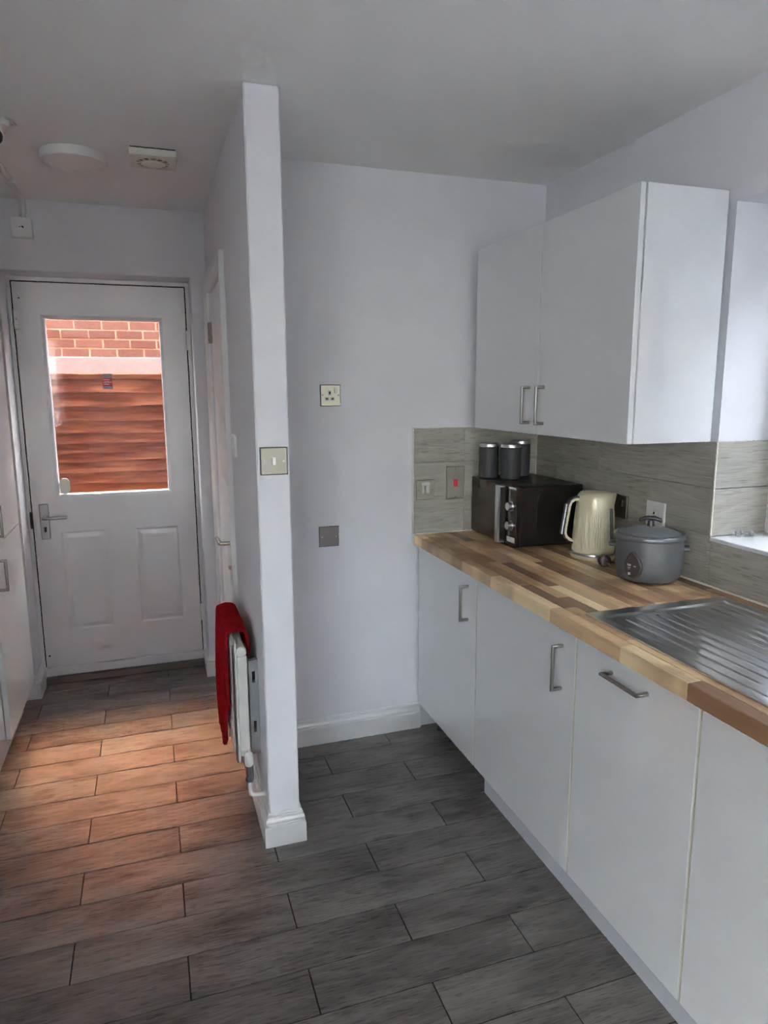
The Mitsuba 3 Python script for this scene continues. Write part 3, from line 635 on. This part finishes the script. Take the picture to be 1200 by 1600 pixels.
obj('handle_grip', ribbon([( (a[0]*.62+b[0]*.38), (a[1]*.62+b[1]*.38)) for a, b in zip(outer, inner)], .026, .006), 'm_black', t, smooth=50, label='black handle edge')
obj('handle_cover', ribbon(outer[3:7], .022, .007), 'm_alu', t, smooth=50, label='silver strip on the handle')
sp = []
for h, e, w in ((.150, .002, .004), (.222, .026, .020), (.2235, .004, .026)):
    r = np.interp(min(h, .221), prof_z, prof_r)
    for s in (-1, 1): xy = KC-hd*(r+e-.004)+hn*w*s*(.35 if e > .02 else 1); sp.append((*xy, WT+.022+h-.003))
for s in (-1, 1): xy = KC-hd*.045+hn*.02*s; sp += [(*xy, WT+.200), (*xy, WT+.236)]
obj('spout', hull(sp), 'm_cream', t, smooth=False)
wa = ha+math.radians(128)
wdir = np.array([math.cos(wa), math.sin(wa)]); wn = np.array([-wdir[1], wdir[0]])
wp = []
for h in (.055, .060, .165, .170):
    for s in (-1, 1):
        w = .0095 if h in (.060, .165) else .006
        r = np.interp(h, prof_z, prof_r)
        for e in (-.004, .0012): xy = KC+wdir*(r+e)+wn*w*s; wp.append((*xy, WT+.022+h))
obj('water_window', hull(wp), 'm_kettle_window', t, smooth=False, label='grey water gauge')
sw = KC+hd*.082+hn*-.004
obj('switch', cbox(sw[0]-.012, sw[0]+.012, sw[1]-.012, sw[1]+.012, WT+.016, WT+.025, .003), 'm_steel', t, smooth=False)

# ------------------------------------------------------------------ rice cooker
RC = np.array([1.544, 1.842]); rv = RC/np.linalg.norm(RC); rs = np.array([-rv[1], rv[0]])
t = thing('rice_cooker', 'grey rice cooker with a glass lid on the worktop beside the drainer', 'rice cooker')
obj('body', moved(lathe([(0, WT+.004), (.080, WT+.004), (.092, WT+.008), (.101, WT+.022), (.1045, WT+.045), (.1065, WT+.09), (.1075, WT+.138), (.106, WT+.142), (0, WT+.142)], 72), (*RC, 0)), 'm_cooker', t, smooth=35)
obj('rim', moved(lathe([(.088, WT+.1422), (.110, WT+.1422), (.1125, WT+.146), (.1125, WT+.154), (.109, WT+.159), (.103, WT+.161), (.099, WT+.158), (.097, WT+.150), (.088, WT+.1422)], 72), (*RC, 0)), 'm_cooker_rim', t, smooth=35, label='blue-grey lid rim')
pot = lathe([(0, WT+.1424), (.087, WT+.1424), (.087, WT+.1440), (0, WT+.1440)], 48); obj('inner_pot', moved(pot, (*RC, 0)), 'm_cooker', t)
ld = grid(lambda U, V: np.stack([RC[0]+.0975*V/16*np.cos(U*2*np.pi/64), RC[1]+.0975*V/16*np.sin(U*2*np.pi/64), WT+.157+.023*(1-(V/16)**2)], -1), 64, 17, True)
obj('lid', ld, 'm_lid_glass', t, smooth=True, label='clear domed glass lid')
kb = cat(moved(lathe([(0, WT+.1802), (.012, WT+.1802), (.010, WT+.197), (0, WT+.197)], 24), (*RC, 0)),
         tube([(*(RC+rs*.034), WT+.193), (*(RC+rs*.030), WT+.200), (*(RC+rs*.012), WT+.206), (*(RC-rs*.012), WT+.206), (*(RC-rs*.030), WT+.200), (*(RC-rs*.034), WT+.193)], [.004, .006, .0075, .0075, .006, .004], 12))
obj('lid_knob', kb, 'm_cooker_panel', t, smooth=40, label='dark lid handle')
for s, wd in ((1, .026), (-1, .024)):
    c0 = RC+rs*s*.101; 
    hm = cbox(-.024, .024, -.006, wd, -.006, .005, .004); hm = rotz(hm, math.atan2(rs[1]*s, rs[0]*s)-math.pi/2); hm.apply_translation((*c0, WT+.113)); obj('side_handle', hm, 'm_cooker', t, smooth=False)
pa = math.atan2(-rv[1], -rv[0])-math.radians(25)
pd = np.array([math.cos(pa), math.sin(pa)]); pn = np.array([-pd[1], pd[0]])
eg = []
for a in np.linspace(0, 2*np.pi, 40, endpoint=False):
    w = .031*math.cos(a)*(1-.28*max(0, math.sin(a))); h = .060+(.050 if math.sin(a) > 0 else .040)*math.sin(a); eg.append((w, h))
ep = []
for sc, e in ((1.0, -.012), (1.0, .003), (.86, .008)):
    for w, h in eg:
        hh = .060+(h-.060)*sc; ww = w*sc
        r = np.interp(hh, [.004, .022, .045, .09, .138], [.086, .101, .1045, .1065, .1075])
        d = math.sqrt(max(r*r-ww*ww, 0))+e; xy = RC+pd*d+pn*ww; ep.append((*xy, WT+hh))
pk = obj('control_panel', hull(ep), 'm_cooker_panel', t, smooth=25, label='dark egg-shaped control panel')
def on_panel(w, h, e, sx, sz, dep, m, name, lab=None):
    r = np.interp(h, [.004, .022, .045, .09, .138], [.086, .101, .1045, .1065, .1075]); q = RC+pd*(r+e)+pn*w
    b = cbox(-sx, sx, -dep, dep, -sz, sz, .001); b = rotz(b, pa+math.pi/2); b.apply_translation((*q, WT+h)); obj(name, b, m, pk, smooth=False, label=lab)
on_panel(-.010, .066, .0085, .006, .003, .0015, 'm_alu', 'lamp', 'pale indicator window')
on_panel(.010, .063, .0085, .0045, .0022, .0015, 'm_grey_plastic', 'lamp')
on_panel(-.010, .057, .0088, .0055, .0012, .0012, 'm_alu', 'print_line')
on_panel(-.010, .052, .0088, .0045, .0008, .0012, 'm_grey_plastic', 'print_line')
on_panel(-.009, .037, .009, .004, .004, .002, 'm_grey_plastic', 'switch')
obj('foot', moved(lathe([(0, WT), (.070, WT), (.074, WT+.0038), (0, WT+.0038)], 40), (*RC, 0)), 'm_black', t)
# plug lying on the worktop
PC = np.array([1.505, 2.022])
t = thing('power_plug', 'black mains plug lying on the worktop between kettle and rice cooker', 'plug')
hp_ = hull([(x*s, y, z) for x, y, z in ((.0, -.014, .004), (.0, -.012, .044)) for s in (1,)]+[(.022*math.cos(a), y, .024+.022*math.sin(a)) for a in np.linspace(0, 2*np.pi, 20, endpoint=False) for y in (-.010, .010)]+[(.016*math.cos(a), .017, .024+.016*math.sin(a)) for a in np.linspace(0, 2*np.pi, 20, endpoint=False)])
pang = math.atan2(-PC[1], -PC[0])-math.pi/2+math.pi
def place_plug(m): m = rotz(m, math.atan2(-PC[1], -PC[0])+math.pi/2+.25); m.apply_translation((*PC, WT+.0003-.0015)); return m
hp_.vertices[:, 2] = np.maximum(hp_.vertices[:, 2], .0018)
obj('body', place_plug(hp_), 'm_black', t, smooth=40)
for x, z in ((0, .034), (-.011, .015), (.011, .015)):
    obj('pin', place_plug(cbox(x-.0032, x+.0032, -.030, -.0125, z-.0025, z+.0025, .0006)), 'm_chrome', t, smooth=False, label='metal pin')
obj('cord', tube([(PC[0]+.016, PC[1]+.02, WT+.012), (PC[0]+.045, PC[1]+.03, WT+.006), (PC[0]+.085, PC[1]-.005, WT+.0045), (PC[0]+.115, PC[1]-.05, WT+.0045)], .0038, 10), 'm_black', t, smooth=60, label='black cord')

# ------------------------------------------------------------------ crystal ornaments on the sill
def gem(r, h, n=7):
    P = [(0, 0, h)]+[(r*math.cos(a), r*math.sin(a), h*.62) for a in np.linspace(0, 2*np.pi, n, endpoint=False)]+[(r*.7*math.cos(a+.3), r*.7*math.sin(a+.3), 0) for a in np.linspace(0, 2*np.pi, n, endpoint=False)]
    return hull(P)
for (x, y, lab, tall) in ((1.738, 1.672, 'small clear crystal ornament on the window sill, nearest the sill corner', .034), (1.785, 1.668, 'small clear crystal ornament on the window sill, middle of three', .026), (1.850, 1.650, 'small clear crystal ornament on the window sill, nearest the window frame', .032)):
    t = thing('crystal_ornament', lab, 'ornament', 'crystal ornaments on the window sill')
    for i, (dx, dy, r, h) in enumerate(((0, 0, .010, tall), (.014, .004, .008, tall*.7), (-.012, .006, .008, tall*.6))):
        obj('facet_block', moved(gem(r, h, 6+i), (x+dx, y+dy, WZ0+.0004)), 'm_crystal', t, smooth=False)

# ------------------------------------------------------------------ hall ceiling fittings
t = thing('ceiling_light', 'round white flush ceiling light in the hall', 'ceiling light')
obj('ring', moved(lathe([(0, ZC-.0005), (.112, ZC-.0005), (.1145, ZC-.004), (.1145, ZC-.030), (.111, ZC-.035), (.100, ZC-.036), (.0985, ZC-.0335), (0, ZC-.0335)], 64), (-.212, 2.952, 0)), 'm_white_plastic', t, smooth=35)
obj('diffuser', moved(lathe([(.0983, ZC-.0338), (.090, ZC-.0355), (0, ZC-.0372)], 64), (-.212, 2.952, 0)), 'm_white_plastic', t, smooth=35)
t = thing('extractor_fan', 'cream square extractor fan with a round grille on the hall ceiling', 'extractor fan')
fx0, fx1, fy0, fy1 = -.017, .149, 2.797, 2.957
obj('housing', cbox(fx0, fx1, fy0, fy1, ZC-.030, ZC-.004, .003), 'm_offwhite_plastic', t, smooth=False)
obj('back_plate', cbox(fx0+.004, fx1-.004, fy0+.004, fy1-.004, ZC-.0045, ZC-.0003, .0005), 'm_black', t, smooth=False)
fc = ((fx0+fx1)/2, (fy0+fy1)/2+.005, 0)
obj('well', moved(lathe([(.058, ZC-.0302), (.058, ZC-.0310), (.040, ZC-.0310), (.040, ZC-.0302)], 48), fc), 'm_fan_well', t)
obj('grille', moved(lathe([(0, ZC-.0303), (.040, ZC-.0303), (.042, ZC-.034), (.036, ZC-.037), (0, ZC-.037)], 48), fc), 'm_offwhite_plastic', t)
for a in range(14):
    an = a*2*math.pi/14; b = cbox(.041, .060, -.0022, .0022, ZC-.034, ZC-.0305, .0006)
    obj('grille_bar', moved(rotz(b, an), fc), 'm_offwhite_plastic', t, smooth=False)
t = thing('security_camera', 'white ceiling camera with a round black lens at the left picture edge', 'camera')
scx, scy = -.432, 2.655
obj('base', moved(lathe([(0, ZC-.0004), (.056, ZC-.0004), (.057, ZC-.012), (.050, ZC-.020), (0, ZC-.022)], 40), (scx, scy+.02, 0)), 'm_white_plastic', t)
ball = trimesh.creation.icosphere(3, .040); ball.apply_translation((scx, scy, ZC-.052)); obj('housing', ball, 'm_white_plastic', t, smooth=True)
ld_ = np.array([.45, -.80, -.42]); ld_ /= np.linalg.norm(ld_)
lens = lathe([(0, .030), (.026, .030), (.026, .038), (.022, .042), (0, .043)], 32); rot_to(lens, ld_); lens.apply_translation((scx, scy, ZC-.052)); obj('lens', lens, 'm_black_gloss', t, label='black lens')
obj('cable', tube([(scx+.05, scy+.05, ZC-.004), (scx+.072, scy+.045, ZC-.006), (scx+.062, scy-.0, ZC-.005), (scx+.05, scy-.02, ZC-.004)], .003, 8), 'm_white_plastic', t, smooth=60)
t = thing('conduit', 'white round conduit running along the hall ceiling down to the junction box', 'conduit')
obj('pipe', tube([(-.487, 2.72, ZC-.012), (-.489, 3.20, ZC-.012), (-.490, YH-.045, ZC-.012), (-.491, YH-.022, ZC-.022), (-.492, YH-.012, ZC-.045), (-.493, YH-.012, 2.312)], .0105, 14), 'm_white_plastic', t, smooth=60)
obj('coupler', tube([(-.4895, YH-.075, ZC-.012), (-.490, YH-.045, ZC-.012), (-.491, YH-.022, ZC-.022), (-.492, YH-.0135, ZC-.045), (-.4925, YH-.0135, ZC-.065)], .0128, 14), 'm_white_plastic', t, smooth=60)
obj('clip', cbox(-.506, -.470, 3.33, 3.345, ZC-.025, ZC-.0004, .002), 'm_white_plastic', t, smooth=False)
t = thing('junction_box', 'white square junction box on the wall above the back door', 'junction box')
obj('box', cbox(-.545, -.459, YH-.034, YH-.0004, 2.226, 2.312, .003), 'm_white_plastic', t, smooth=False)
obj('lid', cbox(-.545, -.459, YH-.040, YH-.0345, 2.226, 2.312, .002), 'm_white_plastic', t, smooth=False)
for x, r in ((-.497, .0045), (-.508, .0025)): obj('hole', cyl((x, YH-.0399, 2.270), (0, -1, 0), r, .0006, 14, .0002), 'm_dark_hole', t)

# ------------------------------------------------------------------ radiator and towel
t = thing('radiator', 'white panel radiator on the hall side of the partition', 'radiator')
RX0, RY0, RY1, RZ0, RZ1 = .212, 2.255, 2.81, .258, .702
def panel(U, V):
    y = RY0+(RY1-RY0)*U/160; q = V/30
    z = RZ0+(RZ1-RZ0)*q; x = RX0+.008*(1-np.clip(np.minimum(q, 1-q)/.05, 0, 1))
    per = (y-RY0-.02)/.0333; f = np.abs((per % 1)-.5)*2
    groove = np.clip((f-.45)/.3, 0, 1)*.007*((q > .07) & (q < .93))*((y > RY0+.03) & (y < RY1-.03))
    return np.stack([x+groove, y, z], -1)
g = grid(panel, 161, 31); g.invert()
obj('front_panel', g, 'm_rad', t, smooth=30, label='pressed white front panel')
obj('panel_back', cbox(RX0+.009, RX0+.016, RY0+.0005, RY1-.0005, RZ0+.004, RZ1-.004, .002), 'm_rad', t, smooth=False)
obj('end_channel', cat(cbox(RX0+.0165, RX0+.050, RY0+.006, RY0+.012, RZ0+.045, RZ1-.055, .002), cbox(RX0+.0165, RX0+.050, RY0+.0125, RY1-.02, RZ0+.05, RZ1-.06, .002)), 'm_rad', t, smooth=False)
obj('header', tube([(RX0+.030, RY0+.004, RZ1-.035), (RX0+.030, RY1-.01, RZ1-.035)], .016, 18), 'm_rad', t, smooth=40)
obj('header', tube([(RX0+.030, RY0+.004, RZ0+.035), (RX0+.030, RY1-.01, RZ0+.035)], .014, 18), 'm_rad', t, smooth=40)
obj('end_cap', cyl((RX0+.030, RY0+.0042, RZ1-.035), (0, -1, 0), .0185, .014, 24, .003), 'm_rad', t, label='round white end cap')
br = cut(cbox(XP0-.034, XP0-.0005, 2.300, 2.325, .262, .612, .002), *[cbox(XP0-.022, XP0-.011, 2.29, 2.35, z, z+.042, 0) for z in (.345, .53)])
obj('bracket', br, 'm_galv', t, smooth=False, label='grey slotted wall bracket')
obj('bracket_arm', cbox(RX0+.0505, XP0-.0345, 2.303, 2.322, .565, .605, .002), 'm_galv', t, smooth=False)
v = cat(lathe([(0, 0), (.011, 0), (.015, .006), (.0165, .036), (.013, .044), (0, .046)], 24)); v.apply_translation((RX0+.040, RY0-.026, .262))
obj('valve_cap', v, 'm_white_plastic', t, smooth=40, label='white valve cap')
obj('valve_body', cat(cyl((RX0+.040, RY0-.026, .222), (0, 0, 1), .0125, .0395, 20), tube([(RX0+.040, RY0-.026, .243), (RX0+.034, RY0+.008, .262), (RX0+.032, RY0+.02, .285)], .010, 14), cyl((RX0+.040, RY0-.026, .205), (0, 0, 1), .015, .016, 6)), 'm_grey_chrome', t, smooth=40, label='chrome valve body')
obj('pipe', tube([(RX0+.040, RY0-.026, .206), (RX0+.041, RY0-.026, .165), (RX0+.043, RY0-.026, .155), (RX0+.052, RY0-.026, .148), (XP0-.001, RY0-.026, .148)], .0075, 14), 'm_white_plastic', t, smooth=50, label='white supply pipe')
obj('pipe_collar', cyl((XP0-.0003, RY0-.026, .148), (-1, 0, 0), .014, .006, 20), 'm_white_plastic', t)
# towel: a folded strip over the radiator's top
TY0, TY1 = 2.335, 2.66
def towel_pt(s, y):
    """s from 0 (hem behind) to 1 (hem in front)."""
    q = (y-TY0)/(TY1-TY0)
    wav = .010*np.sin(11*q+1.2)+.006*np.sin(27*q)
    top = RZ1+.011+.012*np.exp(-((q-.35)/.25)**2)+.003*np.sin(7*q)
    zf = .455-.235*np.clip(q/.45, 0, 1)+.05*np.clip((q-.55)/.45, 0, 1)+.012*np.sin(15*q)
    zb = .625+.01*np.sin(9*q)
    xs = [XP0-.024+0*q, XP0-.026+0*q, XP0-.03+0*q, RX0+.052, RX0+.025, RX0-.009+wav*.1, RX0-.012+wav*.2, RX0-.013+wav*.3, RX0-.017+wav*.45, RX0-.014+wav*.45]
    zs = [zb, zb+.04, RZ1-.012, top-.008, top, top-.006, top-.03, RZ1-.07, (RZ1-.05+zf)/2-.02, zf]
    return xs, zs
NS, NYT = 46, 60
from scipy.interpolate import PchipInterpolator
S0 = np.linspace(0, 1, 10)
def towel_grid(off):
    V = np.zeros((NS, NYT, 3))
    for j in range(NYT):
        y = TY0+(TY1-TY0)*j/(NYT-1); xs, zs = towel_pt(S0, y)
        s = np.linspace(0, 1, NS); X = PchipInterpolator(S0, [float(a) for a in xs])(s); Z = PchipInterpolator(S0, [float(a) for a in zs])(s)
        dx, dz = np.gradient(X), np.gradient(Z); L = np.hypot(dx, dz)+1e-9
        fold = .004*np.sin(j*.32+s*3.0)*np.clip((s-.55)*3, 0, 1)+.004*np.sin(j*.8)*np.clip((s-.6)*2, 0, 1)
        V[:, j] = np.stack([X+off*dz/L-np.abs(fold), np.full(NS, y)+.014*np.sin(6*s)*(1 if True else 0)-.012*s, Z-off*dx/L], 1)
    return V
A, B = towel_grid(.005), towel_grid(-.005)
def shell(A, B):
    n, m = A.shape[:2]; V = np.vstack([A.reshape(-1, 3), B.reshape(-1, 3)]); o = n*m; Fs = []
    for i in range(n-1):
        for j in range(m-1):
            a, b, c, d = i*m+j, (i+1)*m+j, (i+1)*m+j+1, i*m+j+1
            Fs += [(a, b, c), (a, c, d), (o+a, o+c, o+b), (o+a, o+d, o+c)]
    edge = [(i*m, (i+1)*m) for i in range(n-1)]+[((n-1)*m+j, (n-1)*m+j+1) for j in range(m-1)]+[((i+1)*m+m-1, i*m+m-1) for i in range(n-2, -1, -1)]+[(j+1, j) for j in range(m-2, -1, -1)]
    for a, b in edge: Fs += [(a, o+b, b), (a, o+a, o+b)]
    mm = trimesh.Trimesh(V, Fs, process=False); trimesh.repair.fix_normals(mm); return mm
tag(obj('towel', shell(A, B), 'm_towel', smooth=45), 'dark red towel hanging over the white radiator', 'towel')

# ------------------------------------------------------------------ outside
struct('path', 'concrete passage outside the back door')
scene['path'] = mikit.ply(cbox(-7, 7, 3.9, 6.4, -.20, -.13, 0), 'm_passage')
struct('garden', 'paved ground outside the kitchen window')
scene['garden'] = mikit.ply(cbox(-60, 40, -60, 2.9, -.25, -.15, 0), 'm_lawn')
struct('wall_neighbour', 'brick wall of the next house beyond the fence')
NYW = 6.10
obj('backing', cbox(-6, 6, NYW+.004, NYW+.25, -.13, 7.3, 0), 'm_mortar', 'wall_neighbour', smooth=False)
obj('render_band', cbox(-6, 6, NYW-.012, NYW+.0035, -.12, 1.806, .004), 'm_render', 'wall_neighbour', smooth=False, label='white rendered band')
NR = 10; pz = .0719
for r in range(NR):
    z = 1.8085+r*pz; s = -0.625-.2045*7+(.5*.2045 if r % 2 else 0)
    for k in range(14):
        x = s+.2045*k+RNG.uniform(-.0015, .0015)
        piece('brick', 'wall_neighbour', (x, x+.1925, NYW+RNG.uniform(-.002, .002), NYW+.0035, z, z+.0610), 'm_brick', 'x', 'z', .002)
ztop = 1.8085+NR*pz
x0, x1 = -0.625-.2045*7, -0.625+.2045*6.5
up = cat(cbox(-6, 6, NYW, NYW+.0035, ztop, 7.3, 0), cbox(-6, x0-.01, NYW, NYW+.0035, 1.807, ztop-.001, 0), cbox(x1+.21, 6, NYW, NYW+.0035, 1.807, ztop-.001, 0))
obj('brickwork', up, 'm_far_brick', 'wall_neighbour', smooth=False, label='upper brickwork')
t = thing('fence', 'red-brown timber fence of overlapping boards seen through the door glass', 'fence')
FY = 4.90
fz = [1.628, 1.533, 1.438, 1.347, 1.268, 1.205, 1.142, 1.083, 1.015, .943, .879, .80, .72, .64, .56, .48, .40, .32, .24, .16, .08, 0.0]
def board(zt, zb, i):
    n = 40; xs = np.linspace(-2.1, 1.9, n)
    w = (meshkit.fbm(np.stack([xs*2.3, xs*0+i*7.1, xs*0], 1), 3)-.5)*.030+(meshkit.fbm(np.stack([xs*9, xs*0+i*3.1, xs*0+5], 1), 2)-.5)*.012
    if zb < .9: w = w*.3
    V = []
    for x, d in zip(xs, w):
        V += [(x, FY+.004, zt+.035), (x, FY-.001, zt+.035), (x, FY-.034, zb+d), (x, FY-.012, zb+d)]
    Fs = []
    for k in range(n-1):
        for j in range(4):
            A, B = k*4+j, k*4+(j+1) % 4; Fs += [(A, B, B+4), (A, B+4, A+4)]
    Fs += [(0, 2, 1), (0, 3, 2), (4*n-4, 4*n-3, 4*n-2), (4*n-4, 4*n-2, 4*n-1)]
    m = trimesh.Trimesh(V, Fs, process=False); trimesh.repair.fix_normals(m); return m
for i, (a, b) in enumerate(zip(fz[:-1], fz[1:])):
    _pc[0] += 1; m = board(a if i else a-.03, b, i); m.unmerge_vertices()
    obj('board', m, 'm_fence', t, smooth=False, uv=np.stack([m.vertices[:, 0]+5+10.0*_pc[0], m.vertices[:, 2]], 1))
_pc[0] += 1; m = cbox(-2.1, 1.9, FY-.030, FY+.020, 1.612, 1.648, .004); m.unmerge_vertices()
obj('capping', m, 'm_fence', t, smooth=False, uv=np.stack([m.vertices[:, 0]+5+10.0*_pc[0], m.vertices[:, 2]], 1))
for x in (-2.05, -.1, 1.85):
    _pc[0] += 1; m = cbox(x-.04, x+.04, FY+.006, FY+.08, -.128, 1.60, .004); m.unmerge_vertices()
    obj('post', m, 'm_fence', t, smooth=False, uv=np.stack([m.vertices[:, 2]+5+10.0*_pc[0], m.vertices[:, 0]], 1))
